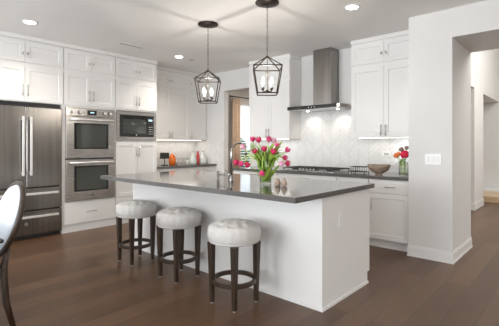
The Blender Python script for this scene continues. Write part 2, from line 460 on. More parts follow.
# hood wall
YF = 4.89
def upperB(lab, x0, x1, led):
    t = thing('wall_cabinet', lab, 'cabinet', (x0, YF, 0), 0, 'upper cabinets'); w = x1-x0
    obj('body', bx(0, w, 0, .305, 1.378, 2.689), 'cab', t)
    fronts(t, pair(.003, w-.003, 1.385, T1, 1.475, .15)+pair(.003, w-.003, T2, T3, 2.50, 0, 'knob'))
    obj('led_strip', bx(.08, w-.08, .06, .08, 1.370, 1.377), 'led', t)
    area('cabinet_strip_light', ((x0+x1)/2, 5.03, 1.365), (0, 0, 0), w-.15, .05, .55, (1, .94, .84))
upperB('white shaker wall cabinet left of the range hood, behind the tulips', -4.38, -3.505, 1)
upperB('white shaker wall cabinet right of the range hood, beside the pier', -2.441, -1.503, 1)
YB = 4.51
def baseB(lab, x0, x1, kind):
    t = thing('base_cabinet', lab, 'cabinet', (x0, YB, 0), 0, 'base cabinets'); w = x1-x0
    obj('body', bx(0, w, 0, .67, .105, .853), 'cab', t); obj('plinth', bx(0, w, .045, .67, 0, .105), 'cab', t)
    if kind == 'door':
        fronts(t, [('drawer', .003, w-.003, .688, .845, ('hpull', w/2+.03, .765, .13)), ('door', .003, w-.003, .115, .680, ('pull', .045, .545, .15))])
    elif kind == 'pair':
        fronts(t, [('drawer', .003, w-.003, .688, .845, ('hpull', w/2, .765, .2))]+pair(.003, w-.003, .115, .68, .58, .15))
    else:
        fronts(t, [('drawer', .003, w-.003, .655, .845, ('hpull', w/2, .8, .2)), ('drawer', .003, w-.003, .385, .648, ('hpull', w/2, .56, .2)), ('drawer', .003, w-.003, .115, .378, ('hpull', w/2, .29, .2))])
baseB('white base cabinet behind the tulips, left end of the hood wall', -4.40, -3.456, 'pair')
baseB('white drawer base cabinet under the gas cooktop', -3.455, -2.461, 'drawers')
baseB('narrow white base cabinet under the black wire rack', -2.460, -2.012, 'door')
baseB('white base cabinet under the wooden bowl, beside the pier', -2.011, -1.518, 'door')
ct = obj('countertop', bx(-4.41, -1.502, 4.478, 5.198, .8545, .895), 'quartz', bevel=.002); tag(ct, 'dark grey countertop along the hood wall under the bowl and cooktop', 'countertop', 'perimeter countertops')
b = B(); box(b, -4.41, -3.505, 5.190, 5.199, .896, 1.377); box(b, -3.505, -2.441, 5.19, 5.199, .896, 1.86); box(b, -2.441, -1.502, 5.19, 5.199, .896, 1.377)
struct('trim_9', b, 'tile_x')

# ------------------------------------------------------------------ fridge (front plane faces +x)
t = thing('refrigerator', 'stainless French-door refrigerator with two freezer drawers', 'refrigerator', (-5.60, 1.255, 0), RZA)
fw = .915
obj('body', bx(.004, fw-.004, .03, .56, .03, 1.79), 'black', t)
obj('toe_grille', bx(.01, fw-.01, .0, .03, .008, .055), 'black', t)
obj('top_gap_shade', bx(.004, fw-.004, .02, .10, 1.792, 1.845), 'black', t)  # black strip put in as the shade of the gap above the fridge
def frbox(x0, x1, z0, z1): return box(B(), x0+.003, x1-.003, -.05, .028, z0+.003, z1-.003, bev=.007, seg=3)
for i, (x0, x1, hx) in enumerate(((0, fw/2, fw/2-.05), (fw/2, fw, fw/2+.045))):
    d = obj('door', frbox(x0, x1, .70, 1.795), 'steel_v', t, smooth=False)
    b = B(); box(b, hx-.015, hx+.015, -.105, -.083, .865, 1.66, bev=.006)
    for z in (.90, 1.625): box(b, hx-.010, hx+.010, -.088, -.049, z-.015, z+.015)
    obj('door_handle', b, 'bright', d)
for z0, z1 in ((.392, .692), (.06, .384)):
    d = obj('freezer_drawer', frbox(0, fw, z0, z1), 'steel_v', t)
    b = B(); hz = z1-.075; box(b, .06, fw-.06, -.105, -.083, hz-.016, hz+.016, bev=.006)
    for x in (.1, fw-.1): box(b, x-.015, x+.015, -.088, -.049, hz-.010, hz+.010)
    obj('drawer_handle', b, 'bright', d)
    if z0 < .2:
        b = B(); tube(b, [(.455, -.05, .215), (.455, -.055, .215)], .026, 20); bd = obj('badge', b, 'black', d); bd['label'] = 'round dark badge'
        b = B(); tube(b, [(.455+.018*math.cos(a), -.0555, .215+.018*math.sin(a)) for a in [2*PI*i/20 for i in range(20)]], .0022, 6, True)
        tube(b, [(.447, -.0555, .205), (.455, -.0555, .226), (.463, -.0555, .205)], .0018, 6); obj('badge_ring', b, 'bright', bd)

# ------------------------------------------------------------------ double wall oven
t = thing('double_wall_oven', 'stainless double wall oven with four knobs between the fridge and microwave', 'oven', (-5.58, 2.222, .452), RZA)
ow = .745; H = 1.376
obj('body', bx(.004, ow-.004, .0, .56, .002, H-.002), 'black', t)
obj('control_panel', bx(0, ow, -.035, -.001, 1.252, H, bev=.004), 'steel_h', t)
for i, x in enumerate((.09, .20, .575, .665)):
    b = B(); tube(b, [(x, -.050, 1.312), (x, -.078, 1.312)], [.022, .019], 18); kn = obj('knob', b, 'bright', t)
    b = B(); tube(b, [(x, -.035, 1.312), (x, -.050, 1.312)], .028, 18); obj('bezel', b, 'iron', kn)
dsp = obj('display', bx(.31, .455, -.037, -.034, 1.275, 1.347), 'black_glass', t)
obj('clock_digits', bx(.355, .415, -.0385, -.0372, 1.305, 1.325), 'display', dsp)
def ovendoor(z0, z1, badge):
    d = obj('oven_door', bx(0, ow, -.038, -.001, z0, z1, bev=.004), 'steel_h', t)
    wz0, wz1 = z0+.135, z1-.095
    obj('door_window', bx(.115, ow-.105, -.042, -.037, wz0, wz1), 'black_glass', d)
    obj('inner_glass', bx(.150, ow-.140, -.0435, -.0421, wz0+.022, wz1-.022), 'oven_glass', d)
    b = B(); tube(b, [(.045, -.088, z1-.045), (ow-.045, -.088, z1-.045)], .013, 12)
    for x in (.065, ow-.065): tube(b, [(x, -.038, z1-.045), (x, -.088, z1-.045)], .012, 10)
    obj('oven_handle', b, 'bright', d, smooth=True)
    if badge:
        b = B(); tube(b, [(ow/2+.02, -.038, z0+.065), (ow/2+.02, -.043, z0+.065)], .024, 20); bd = obj('badge', b, 'black', d)
        b = B(); tube(b, [(ow/2+.02+.016*math.cos(a), -.0435, z0+.065+.016*math.sin(a)) for a in [2*PI*i/20 for i in range(20)]], .002, 6, True)
        obj('badge_ring', b, 'bright', bd)
ovendoor(.63, 1.246, False); ovendoor(.004, .610, True)

# ------------------------------------------------------------------ microwave
t = thing('microwave', 'built-in black microwave in a stainless trim frame', 'microwave', (-5.58, 3.03, 1.352), RZA)
mw, mh = .70, .478
obj('body', bx(.03, mw-.03, .0, .45, .02, mh-.02), 'black', t)
b = B(); e = .032
box(b, -.02, mw+.02, -.024, -.001, -.002, .062); box(b, -.02, mw+.02, -.024, -.001, mh-.058, mh); box(b, -.02, e, -.024, -.001, .062, mh-.058); box(b, mw-e, mw+.02, -.024, -.001, .062, mh-.058)
obj('trim_frame', b, 'steel_h', t)
d = obj('door', bx(e, mw-e-.13, -.030, -.001, .062, mh-.058), 'black_glass', t)
obj('door_window', bx(e+.055, mw-e-.155, -.0325, -.0301, .115, mh-.125), 'oven_glass', d)
p = obj('control_panel', bx(mw-e-.128, mw-e, -.030, -.001, .062, mh-.058), 'black_glass', t)
obj('display', bx(mw-e-.105, mw-e-.03, -.0315, -.0301, mh-.145, mh-.115), 'display', p)
b = B()
for i in range(3):
    for j in range(4): box(b, mw-e-.10+i*.028, mw-e-.08+i*.028, -.0312, -.0301, .11+j*.038, .122+j*.038)
obj('buttons', b, 'grey_box', p)
b = B(); tube(b, [(mw/2-.02, -.030, .094), (mw/2-.02, -.033, .094)], .010, 14); obj('badge', b, 'bright', d)

# ------------------------------------------------------------------ range hood
t = thing('range_hood', 'stainless chimney range hood over the gas cooktop', 'range hood', (-3.002, 5.188, 1.812), 0)
b = B(); box(b, -.453, .453, -.445, 0, .004, .06, bev=.003); hb = obj('canopy', b, 'steel_h', t)
obj('front_glass_strip', bx(-.452, .405, -.449, -.444, .006, .058), 'black_glass', hb)
b = B(); box(b, -.40, .40, -.40, -.04, -.002, .005); obj('filter', b, 'steel', hb)
b = B()
for i in range(3): tube(b, [(-.06+i*.05, -.449, .03), (-.06+i*.05, -.452, .03)], .006, 10)
obj('buttons', b, 'bright', hb)
b = B(); box(b, -.113, .197, -.235, 0, .061, CE-1.812-.001, bev=.002); obj('chimney', b, 'steel_v', t)
for x in (-.235, .29):
    b = B(); tube(b, [(x, -.20, -.002), (x, -.20, -.006)], .024, 16); obj('hood_lamp', b, 'lens', t)
    sp = bpy.data.lights.new('hood_spot', 'SPOT'); sp.energy = 2.4; sp.spot_size = R(120); sp.spot_blend = .8; sp.color = (1, .93, .82); sp.shadow_soft_size = .03
    so = bpy.data.objects.new('hood_spot', sp); COL.objects.link(so); so.location = (-3.002+x, 4.988, 1.795); so.rotation_euler = (R(22), 0, 0)

# ------------------------------------------------------------------ cooktop
t = thing('gas_cooktop', 'black gas cooktop with cast iron grates under the hood', 'cooktop', (-2.98, 4.80, .8955), 0)
obj('base_plate', bx(-.455, .455, -.255, .255, 0, .012, bev=.004), 'steel', t)
for cx in (-.30, 0, .30):
    b = B(); z = .034
    for y in (-.22, -.11, 0, .11, .22): box(b, cx-.14, cx+.14, y-.006, y+.006, z, z+.013)
    for x in (-.135, -.045, .045, .135): box(b, cx+x-.006, cx+x+.006, -.226, .226, z, z+.013)
    for x in (-.13, .13):
        for y in (-.21, .21): box(b, cx+x-.007, cx+x+.007, y-.007, y+.007, .012, z)
    obj('grate', b, 'iron', t)
for x, y in ((-.30, .11), (-.30, -.11), (0, .02), (.30, .11), (.30, -.11)):
    b = B(); tube(b, [(x, y, .012), (x, y, .026)], [.045, .036], 18); obj('burner', b, 'black', t)
for i in range(5):
    b = B(); tube(b, [(-.12+.06*i, -.238, .012), (-.12+.06*i, -.238, .04)], .014, 12); obj('knob', b, 'nickel', t)

# ------------------------------------------------------------------ island
t = thing('kitchen_island', 'large white kitchen island with seating side facing the stools', 'island', (-1.485, 2.487, 0), 0)
IL = 2.702
b = B(); box(b, -IL, 0, 0, .80, 0, .873); box(b, -IL, 0, .80, .845, .105, .873); obj('body', b, 'cab', t)
b = B(); box(b, .0005, .012, 0, .80, 0, .022); box(b, -IL, 0.012, -.012, -.0005, 0, .022); obj('shoe_moulding', b, 'trim', t)
ol = obj('outlet', bx(.0005, .007, .245, .318, .605, .725, bev=.002), 'knob_white', t)
b = B(); box(b, .0072, .009, .266, .297, .635, .66); box(b, .0072, .009, .266, .297, .67, .695); obj('socket', b, 'trim', ol)
b = B()
for i in range(4):
    x0 = -IL+.01+i*.672
    box(b, x0, x0+.66, .8455, .862, .115, .865)
obj('rear_door', b, 'cab', t)
ct = obj('countertop', bx(-4.235, -1.452, 2.085, 3.375, .8745, .915), 'quartz', bevel=.003); tag(ct, 'long dark grey island countertop with a glossy reflective top', 'countertop')

# ------------------------------------------------------------------ stools
def seat_surface():
    b = B(); seg = 96; R0 = .205
    btn = [(0, 0)]+[(.075*math.cos(a), .075*math.sin(a)) for a in [2*PI*i/6 for i in range(6)]]+[(.145*math.cos(a), .145*math.sin(a)) for a in [2*PI*(i+.5)/10 for i in range(10)]]
    prof = []
    prof.append((0, .498)); prof.append((.185, .498)); prof.append((.198, .503))
    for k in range(9):
        a = -PI/2*.75+k*(PI*.75)/8
        prof.append((.190+.024*math.cos(a), .571+.060*math.sin(a)))
    for k in range(1, 22):
        r = .190*(1-k/22); prof.append((r, .631+.034*(1-(r/.190)**2.6)))
    prof.append((0, .665))
    def fn(r, z, a):
        if z < .51: return r, z
        if z <= .6312 and r > .19:
            g = 1+.012*math.cos(a*20)*max(0, min(1, (z-.51)/.06)); return r*g, z
        x, y = r*math.cos(a), r*math.sin(a); d = min(math.hypot(x-p, y-q_) for p, q_ in btn)
        dip = .013*math.exp(-(d/.013)**2)+.009*math.exp(-(d/.030)**2)
        return r, z-dip+.004
    lathe(b, prof, seg, fn=fn)
    return b, btn
def make_stool(label, x, y, rz=0):
    t = thing('bar_stool', label, 'stool', (x, y, 0), rz, 'tufted stools along the island')
    sb, btn = seat_surface(); st = obj('seat', sb, 'linen', t)
    for (p, q_) in btn:
        b = B(); r = bmesh.ops.create_uvsphere(b, u_segments=10, v_segments=6, radius=.009)['verts']
        rr = math.hypot(p, q_); zz = .631+.034*(1-(rr/.190)**2.6)-.010
        for v in r: v.co = Vector((p+v.co.x, q_+v.co.y, zz+v.co.z*.6))
        obj('tuft_button', b, 'linen', st, smooth=True)
    b = B(); tube(b, [(.201*math.cos(a), .201*math.sin(a), .511) for a in [2*PI*i/48 for i in range(48)]], .004, 6, True); obj('piping', b, 'linen', st)
    for sx in (-1, 1):
        for sy in (-1, 1):
            b = B(); n = []
            for z, w_, c in ((.012, .0145, .126), (.30, .020, .128), (.497, .024, .130)):
                n.append([b.verts.new((sx*c+dx*w_, sy*c+dy*w_, z)) for dx, dy in ((-1, -1), (1, -1), (1, 1), (-1, 1))])
            for A, C in zip(n, n[1:]):
                for k in range(4): b.faces.new((A[k], A[(k+1) % 4], C[(k+1) % 4], C[k]))
            b.faces.new(n[0][::-1]); b.faces.new(n[-1])
            lg = obj('leg', b, 'stool_wood', t, bevel=.002)
            b = B(); tube(b, [(sx*.126, sy*.126, 0), (sx*.126, sy*.126, .0125)], .013, 12); obj('glide', b, 'nickel', lg)
    b = B(); sg = 48; rg = []
    for (r_, z) in ((.157, .172), (.179, .172), (.179, .208), (.157, .208)):
        rg.append([b.verts.new((r_*math.cos(2*PI*k/sg), r_*math.sin(2*PI*k/sg), z)) for k in range(sg)])
    for i in range(4):
        A, C = rg[i], rg[(i+1) % 4]
        for k in range(sg): b.faces.new((A[k], A[(k+1) % sg], C[(k+1) % sg], C[k]))
    obj('foot_ring', b, 'stool_wood', t, bevel=.002)
    return t
S0 = make_stool('round grey tufted stool farthest from the camera, under the island\'s left end', -3.665, 2.215)
for lab, x, y in (('middle of the three round grey tufted island stools', -2.915, 2.225), ('round grey tufted stool nearest the camera and the island\'s near corner', -2.10, 2.155)):
    c = copy_tree(S0); c.location = (x, y, 0); c['label'] = lab

# ------------------------------------------------------------------ lantern pendants
def make_lantern(label, x, y, z0):
    t = thing('lantern_pendant', label, 'pendant light', (x, y, 0), R(42), 'lantern pendants over the island')
    b = B(); lathe(b, [(0, CE-.001), (.118, CE-.001), (.124, CE-.006), (.120, CE-.018), (.06, CE-.030), (.016, CE-.036), (.0, CE-.037)], 28); obj('canopy', b, 'bronze', t)
    zr, za, zb = z0+.268, z0+.385, z0
    b = B(); zt = CE-.03; z = zt; i = 0
    while z-.036 > za+.05:
        pts = [Vector((0, .0065*math.cos(a), z-.018+.018*math.sin(a))) for a in [2*PI*k/12 for k in range(12)]]
        if i % 2: pts = [Vector((p.y, 0, p.z)) for p in pts]
        tube(b, pts, .0018, 5, True); z -= .029; i += 1
    tube(b, [(0, 0, z+.005), (0, 0, za+.0)], .0028, 6)
    obj('chain', b, 'bronze', t)
    b = B(); wr, wb, th_ = .142, .100, .011
    tube(b, [(0, .018*math.cos(a), za+.022+.018*math.sin(a)) for a in [2*PI*k/16 for k in range(16)]], .003, 6, True)
    box(b, -.012, .012, -.012, .012, za-.012, za+.006)
    cr = [(-1, -1), (1, -1), (1, 1), (-1, 1)]
    for k in range(4):
        a, c = cr[k], cr[(k+1) % 4]
        bar(b, (a[0]*wr, a[1]*wr, zr), (c[0]*wr, c[1]*wr, zr), th_)
        bar(b, (a[0]*wb, a[1]*wb, zb), (c[0]*wb, c[1]*wb, zb), th_)
        bar(b, (a[0]*wr, a[1]*wr, zr), (a[0]*wb, a[1]*wb, zb), th_)
        bar(b, (a[0]*wr, a[1]*wr, zr), (0, 0, za), th_*.85)
    obj('cage', b, 'bronze', t)
    b = B(); tube(b, [(0, 0, za), (0, 0, zb+.03)], .0035, 8)
    lathe(b, [(0, zb+.018), (.008, zb+.02), (.016, zb+.032), (.008, zb+.045), (0, zb+.047)], 14)
    for k in range(4):
        a = PI/4+k*PI/2; cx, sy = .064*math.cos(a), .064*math.sin(a)
        tube(b, [(0, 0, zb+.035), (cx*.5, sy*.5, zb+.022), (cx, sy, zb+.028), (cx, sy, zb+.05)], .004, 8)
        lathe(b, [(0, zb+.046), (.014, zb+.048), (.018, zb+.056), (.010, zb+.058), (0, zb+.058)], 12, (cx, sy, 0))
    obj('candle_arms', b, 'bronze', t)
    for k in range(4):
        a = PI/4+k*PI/2; cx, sy = .064*math.cos(a), .064*math.sin(a)
        b = B(); tube(b, [(cx, sy, zb+.058), (cx, sy, zb+.098)], .009, 12); cs = obj('candle_sleeve', b, 'knob_white', t)
        b = B(); lathe(b, [(0, zb+.098), (.009, zb+.10), (.015, zb+.115), (.016, zb+.126), (.010, zb+.148), (.003, zb+.166), (0, zb+.168)], 14, (cx, sy, 0)); obj('bulb', b, 'bulb', cs)
    l = bpy.data.lights.new('lantern_light', 'POINT'); l.energy = 8.5; l.color = (1, .93, .84); l.shadow_soft_size = .012
    o = bpy.data.objects.new('lantern_light', l); COL.objects.link(o); o.location = (x, y, z0+.185)
make_lantern('bronze lantern pendant on a chain, hanging over the far end of the island', -3.385, 3.02, 1.795)
make_lantern('bronze lantern pendant on a chain, hanging nearer above the tulips', -2.417, 2.968, 1.800)

# ------------------------------------------------------------------ ceiling fittings
def can(label, x, y, power=32, cone=140):
    t = thing('downlight', label, 'ceiling light', (x, y, 0), 0, 'recessed ceiling lights')
    b = B(); lathe(b, [(.062, CE-.004), (.080, CE-.006), (.088, CE-.001), (.062, CE-.0005)], 28); obj('trim_ring', b, 'knob_white', t)
    b = B(); tube(b, [(0, 0, CE-.001), (0, 0, CE-.005)], .062, 28); obj('lens', b, 'lens', t)
    l = bpy.data.lights.new('downlight_lamp', 'SPOT'); l.energy = power; l.spot_size = R(cone); l.spot_blend = 1; l.color = (1, .93, .84); l.shadow_soft_size = .06
    o = bpy.data.objects.new('downlight_lamp', l); COL.objects.link(o); o.location = (x, y, CE-.02)
can('recessed ceiling downlight above the fridge', -4.92, 1.556, 36)
can('recessed ceiling downlight near the corner cabinets', -4.995, 3.815, 48)
can('recessed ceiling downlight in front of the pier', -1.832, 3.68, 5)
for x, y, p in ((-1.8, .6, 22), (-4.9, -.8, 46), (-1.8, -1.4, 24), (1.0, 2.2, 10), (1.2, -.4, 14)): can('added unseen ceiling downlight in the part of the room behind the camera', x, y, p)  # lamps added out of view to brighten and even out the room
can('added unseen ceiling downlight in the window nook, nearer the doorway', -4.9, 6.5, 120, 178)  # both nook lamps are added to brighten the curtain and walls
can('added unseen ceiling downlight in the window nook, farther from the doorway', -4.9, 8.0, 90, 178)
t = thing('ceiling_vent', 'slim white slot vent in the ceiling before the oven cabinet', 'vent', (-4.945, 2.91, 0), 0)
obj('frame', bx(-.045, .045, -.20, .20, CE-.006, CE-.0005), 'knob_white', t)
b = B()
for i in range(3): box(b, -.03+i*.022, -.016+i*.022, -.185, .185, CE-.008, CE-.006)
obj('slot', b, 'grey_box', t)
b = B(); tube(b, [(-5.01, 4.093, CE-.001), (-5.01, 4.093, CE-.012)], .04, 20); tag(obj('sprinkler_cover', b, 'grey_box'), 'small round grey cover on the ceiling behind the far downlight', 'sprinkler')

# ------------------------------------------------------------------ switches and outlets
t = thing('light_switch', 'white three-gang rocker light switch on the pier', 'switch', (-1.236, 4.424, 1.118), 0)
obj('cover_plate', bx(-.085, .085, -.007, 0, -.06, .06, bev=.002), 'knob_white', t)
for i in (-1, 0, 1): obj('rocker', bx(i*.046-.016, i*.046+.016, -.011, -.007, -.033, .033), 'trim', t)
t = thing('wall_outlet', 'white horizontal outlet on the tile above the wooden bowl', 'outlet', (-2.06, 5.189, 1.15), 0)
obj('cover_plate', bx(-.058, .058, -.006, 0, -.035, .035, bev=.002), 'knob_white', t); obj('socket', bx(-.035, .035, -.009, -.006, -.017, .017), 'grey_box', t)

# ------------------------------------------------------------------ faucet, dispenser, small brown teardrops
t = thing('faucet', 'tall satin nickel gooseneck faucet on the island', 'faucet', (-2.60, 2.63, .9155), R(0))
b = B(); tube(b, [(0, 0, 0), (0, 0, .005), (0, 0, .05), (0, 0, .06)], [.026, .024, .020, .014], 16); obj('base', b, 'chrome', t, smooth=True)
b = B(); pts = [(0, 0, .05), (0, 0, .26)]+[(.02*(1-math.cos(a)), .085*(1-math.cos(a)), .285+.095*math.sin(a)) for a in [PI*k/14 for k in range(0, 15)]]+[(.04, .17, .235)]
tube(b, pts, .0105, 12); obj('gooseneck', b, 'chrome', t, smooth=True)
b = B(); tube(b, [(.04, .17, .24), (.04, .17, .175)], [.012, .015], 14); obj('spray_head', b, 'chrome', t, smooth=True)
b = B(); tube(b, [(-.01, 0, .055), (-.05, 0, .075), (-.085, -.0, .11)], [.009, .006, .005], 8); obj('lever', b, 'chrome', t, smooth=True)
t = thing('soap_dispenser', 'satin nickel soap dispenser left of the gooseneck faucet', 'soap dispenser', (-2.76, 2.60, .9155), 0)
b = B(); tube(b, [(0, 0, 0), (0, 0, .003), (0, 0, .095)], [.02, .015, .014], 16); obj('body', b, 'chrome', t, smooth=True)
b = B(); tube(b, [(0, 0, .06), (.10, 0, .06)], .006, 8); obj('spout', b, 'chrome', t, smooth=True)
for i, (x, y, tilt, lab) in enumerate(((-2.00, 2.60, 12, 'small brown teardrop on the island right of the vase, nearer the tulips'), (-1.93, 2.60, -14, 'small brown teardrop on the island right of the vase, farther from the tulips'))):
    b = B(); lathe(b, [(0, 0), (.020, .002), (.028, .012), (.027, .03), (.017, .058), (.007, .071), (0, .072)], 20)  # small brown teardrop body with a flat base
    o = obj('brown_teardrop', b, 'shaker', None, (x, y, .9157)); tag(o, lab, 'shaker', 'small brown teardrops')

# ------------------------------------------------------------------ tulips in a vase
VX, VY = -2.17, 2.64; VZ = .9158
t = thing('glass_vase', 'clear flared glass vase of tulips on the island', 'vase', (VX, VY, VZ), 0)
b = B(); lathe(b, [(0, 0), (.052, 0), (.054, .01), (.058, .10), (.069, .225), (.0665, .225), (.0555, .10), (.050, .014), (0, .012)], 36); obj('vessel', b, 'glass', t)
b = B(); lathe(b, [(0, .013), (.0490, .0145), (.0550, .10), (.0590, .15), (0, .15)], 36); obj('water', b, 'water', t)
def bez(p0, p1, p2, n=10):
    return [p0*(1-s)**2+p1*2*s*(1-s)+p2*s*s for s in (i/n for i in range(n+1))]
def petals_bm(rad, h, openness):
    b = B()
    for k in range(6):
        a0 = k*PI/3; rr = rad*(1 if k % 2 else .9); vs = []
        n, m_ = 6, 4
        for i in range(n+1):
            s = i/n; row = []
            rad_ = rr*(math.sin(min(1, s*1.6)*PI/2))*(1+(openness-1)*max(0, s-.5)*2)*(1-.35*max(0, s-.6)/.4)
            z = h*s
            for j in range(m_+1):
                u = (j/m_-.5)*2; half = R(40)*math.sin(PI*min(1, .12+s*.95))**.6
                if s >= 1: half = R(4)
                row.append(b.verts.new((rad_*math.cos(a0+u*half), rad_*math.sin(a0+u*half), z-abs(u)*h*.08*s)))
            vs.append(row)
        for i in range(n):
            for j in range(m_):
                f = b.faces.new((vs[i][j], vs[i][j+1], vs[i+1][j+1], vs[i+1][j])); f.smooth = True
    return b
def oriented(b, p, d, roll=0):
    d = Vector(d).normalized(); q_ = Vector((0, 0, 1)).rotation_difference(d).to_matrix().to_4x4()
    q_ = Matrix.Translation(p) @ q_ @ Matrix.Rotation(roll, 4, 'Z')
    bmesh.ops.transform(b, matrix=q_, verts=b.verts); return b
def leaf_bm(pts, wid):
    b = B(); rows = []; n = len(pts)
    for i, p in enumerate(pts):
        t_ = (pts[min(i+1, n-1)]-pts[max(0, i-1)]).normalized(); s = t_.cross(Vector((.2, .1, 1))).normalized() if abs(t_.z) < .98 else Vector((1, 0, 0))
        w_ = wid*math.sin(PI*(.12+.88*i/(n-1)))**.8+.0006; nrm = s.cross(t_)
        rows.append([b.verts.new(p-s*w_), b.verts.new(p-nrm*w_*.3), b.verts.new(p+s*w_)])
    for A, C in zip(rows, rows[1:]):
        for k in range(2):
            f = b.faces.new((A[k], A[k+1], C[k+1], C[k])); f.smooth = True
    return b
# screen-plane axes of the bouquet in the room: U = rightwards as the bouquet is arranged, V = away
U = Vector((math.sin(TH), math.cos(TH), 0)); V = Vector((-math.cos(TH), math.sin(TH), 0))
c = Vector((VX, VY, VZ))
# (sideways, depth, height above table, tilt sideways, material, label)
TUL = [
 (-.112, .03, .415, -.2, 'pink', 'pink tulip high on the left of the vase bouquet'),
 (-.062, -.04, .405, -.1, 'crimson', 'dark pink tulip high beside the bouquet\'s left top tulip'),
 (.030, .05, .410, .1, 'pink', 'pink tulip at the top centre of the bouquet'),
 (-.012, -.06, .325, -.1, 'crimson', 'dark pink tulip facing out in the bouquet\'s middle'),
 (-.085, -.05, .305, -.5, 'crimson', 'dark pink tulip left of the bouquet\'s middle'),
 (.060, -.05, .300, .3, 'crimson', 'dark pink tulip right of the bouquet\'s middle'),
 (-.185, .03, .345, -.7, 'palepink', 'pale pink tulip at the upper left edge of the bouquet'),
 (-.235, .01, .235, -1.0, 'crimson', 'dark pink tulip reaching farthest left'),
 (-.190, -.05, .225, -1.2, 'pink', 'pink tulip low on the left, inside the farthest one'),
 (-.135, -.07, .215, -1.1, 'crimson', 'dark pink tulip drooping low at left beside the vase'),
 (-.035, -.10, .165, -.5, 'pink', 'pink tulip hanging down in front of the vase'),
 (.110, -.06, .225, 1.0, 'palepink', 'mauve tulip drooping low on the right'),
 (.170, -.02, .225, 1.2, 'crimson', 'dark pink tulip drooping lowest at the far right'),
 (.185, .02, .320, .8, 'pink', 'pink tulip at the right edge of the bouquet'),
 (.100, .03, .360, .4, 'pink', 'pink tulip upper right in the bouquet'),
 (.150, .05, .275, .8, 'pink', 'pink tulip behind the right edge tulips'),
 (.075, .07, .400, .2, 'palepink', 'pale tulip behind the bouquet\'s top right'),
]
for i, (su, sv, hz, tl, mt, lab) in enumerate(TUL):
    head = c+U*su+V*sv+Vector((0, 0, hz-.03))
    ang = random.uniform(0, 2*PI); rb = random.uniform(.012, .043)
    foot = c+Vector((rb*math.cos(ang), rb*math.sin(ang), .022))
    rim = c+(U*su+V*sv).normalized()*.045+Vector((0, 0, .215))
    k = min(1, math.hypot(su, sv)/.2)
    rim = c+(U*su+V*sv).normalized()*(.020+.040*k)+Vector((0, 0, .215))
    ctl = rim+Vector((0, 0, .10 if hz < .3 else .05))+(U*su+V*sv)*.45
    pts = bez(foot, (foot+rim)/2, rim, 5)[:-1]+bez(rim, ctl, head, 9)
    dr = U*tl+V*(sv*4)+Vector((0, 0, 1.0 if hz > .28 else -.15))
    if lab.startswith('pink tulip hanging'): dr = Vector((0, 0, -1))+U*-.1-V*.2
    t = thing('tulip', lab, 'tulip', tuple(foot), 0, 'tulips in the glass vase')
    fo = Vector(foot)
    b = B(); tube(b, [p-fo for p in pts], .0042, 7); obj('stem', b, 'stem', t, smooth=True)
    b = oriented(petals_bm(random.uniform(.027, .031), random.uniform(.058, .068), 1.0), head-fo, dr, random.random()*3); o = obj('petals', b, mt, t)
    sd = o.modifiers.new('solid', 'SOLIDIFY'); sd.thickness = .0012
    # a leaf off the stem, rising out of the vase
    for q_ in range(5):
        la = random.uniform(-.6, .6); dirn = (U*math.copysign(1, su+random.uniform(-.12, .12))*random.uniform(.4, 1)+V*random.uniform(-.8, .8)).normalized()
        st = pts[(0, 2, 4, 5, 6)[q_]]; rch = random.uniform(.04, .19); up = random.uniform(.03, .19)
        lp = bez(st, st+Vector((0, 0, .10))+dirn*.03, st+dirn*rch+Vector((0, 0, up)), 8)
        b = leaf_bm([p-fo for p in lp], random.uniform(.013, .021)); o = obj('leaf', b, 'leaf', t)

# ------------------------------------------------------------------ items on the hood-wall counter
CZ = .8955
b = B(); prof = [(0, 0), (.048, 0), (.050, .006), (.046, .014), (.075, .028), (.125, .060), (.150, .105), (.156, .132), (.149, .132), (.142, .105), (.115, .066), (.08, .038), (0, .03)]
lathe(b, prof, 48); o = obj('wooden_bowl', b, 'bowl_wood', None, (-1.958, 4.68, CZ)); o.scale = (.93, .93, .97); tag(o, 'wide pale brown wooden bowl on the counter beside the pier', 'bowl')
t = thing('wire_rack', 'low black wire rack on the counter left of the wooden bowl', 'rack', (-2.275, 4.80, CZ), 0)
b = B()
for z in (.018, .085):
    tube(b, [(-.105, -.07, z), (.105, -.07, z), (.105, .07, z), (-.105, .07, z)], .0045, 6, True)
for i in range(7):
    x = -.096+i*.032; tube(b, [(x, -.07, .085), (x, -.07, .018), (x, .07, .018), (x, .07, .085)], .0032, 6)
obj('wire_frame', b, 'black', t)
b = B()
for x in (-.096, .096):
    for y in (-.06, .06): tube(b, [(x, y, 0), (x, y, .018)], .006, 8)
obj('foot', b, 'black', t)
VV = Vector((-1.615, 4.60, CZ))
t = thing('glass_vase', 'clear glass vase of mixed flowers on the counter beside the pier', 'vase', tuple(VV), 0)
b = B(); lathe(b, [(0, 0), (.050, 0), (.060, .02), (.058, .10), (.048, .15), (.054, .175), (.051, .175), (.045, .15), (.055, .10), (.056, .022), (0, .014)], 32); obj('vessel', b, 'glass', t)
b = B(); lathe(b, [(0, .016), (.0545, .023), (.0535, .09), (.0525, .10), (0, .10)], 32); obj('water', b, 'water', t)
def ball_flower(b, p, r, n=26):
    p = Vector(p)
    for i in range(n):
        ph = math.acos(1-1.7*(i+.5)/n); th_ = i*2.4; d = Vector((math.sin(ph)*math.cos(th_), math.sin(ph)*math.sin(th_), math.cos(ph)))
        bb = bmesh.ops.create_uvsphere(b, u_segments=7, v_segments=5, radius=1)['verts']
        q_ = Matrix.Translation(p+d*r*.62) @ Vector((0, 0, 1)).rotation_difference(d).to_matrix().to_4x4() @ Matrix.Diagonal((r*.42, r*.42, r*.3, 1))
        for v in bb: v.co = q_ @ v.co
    return b
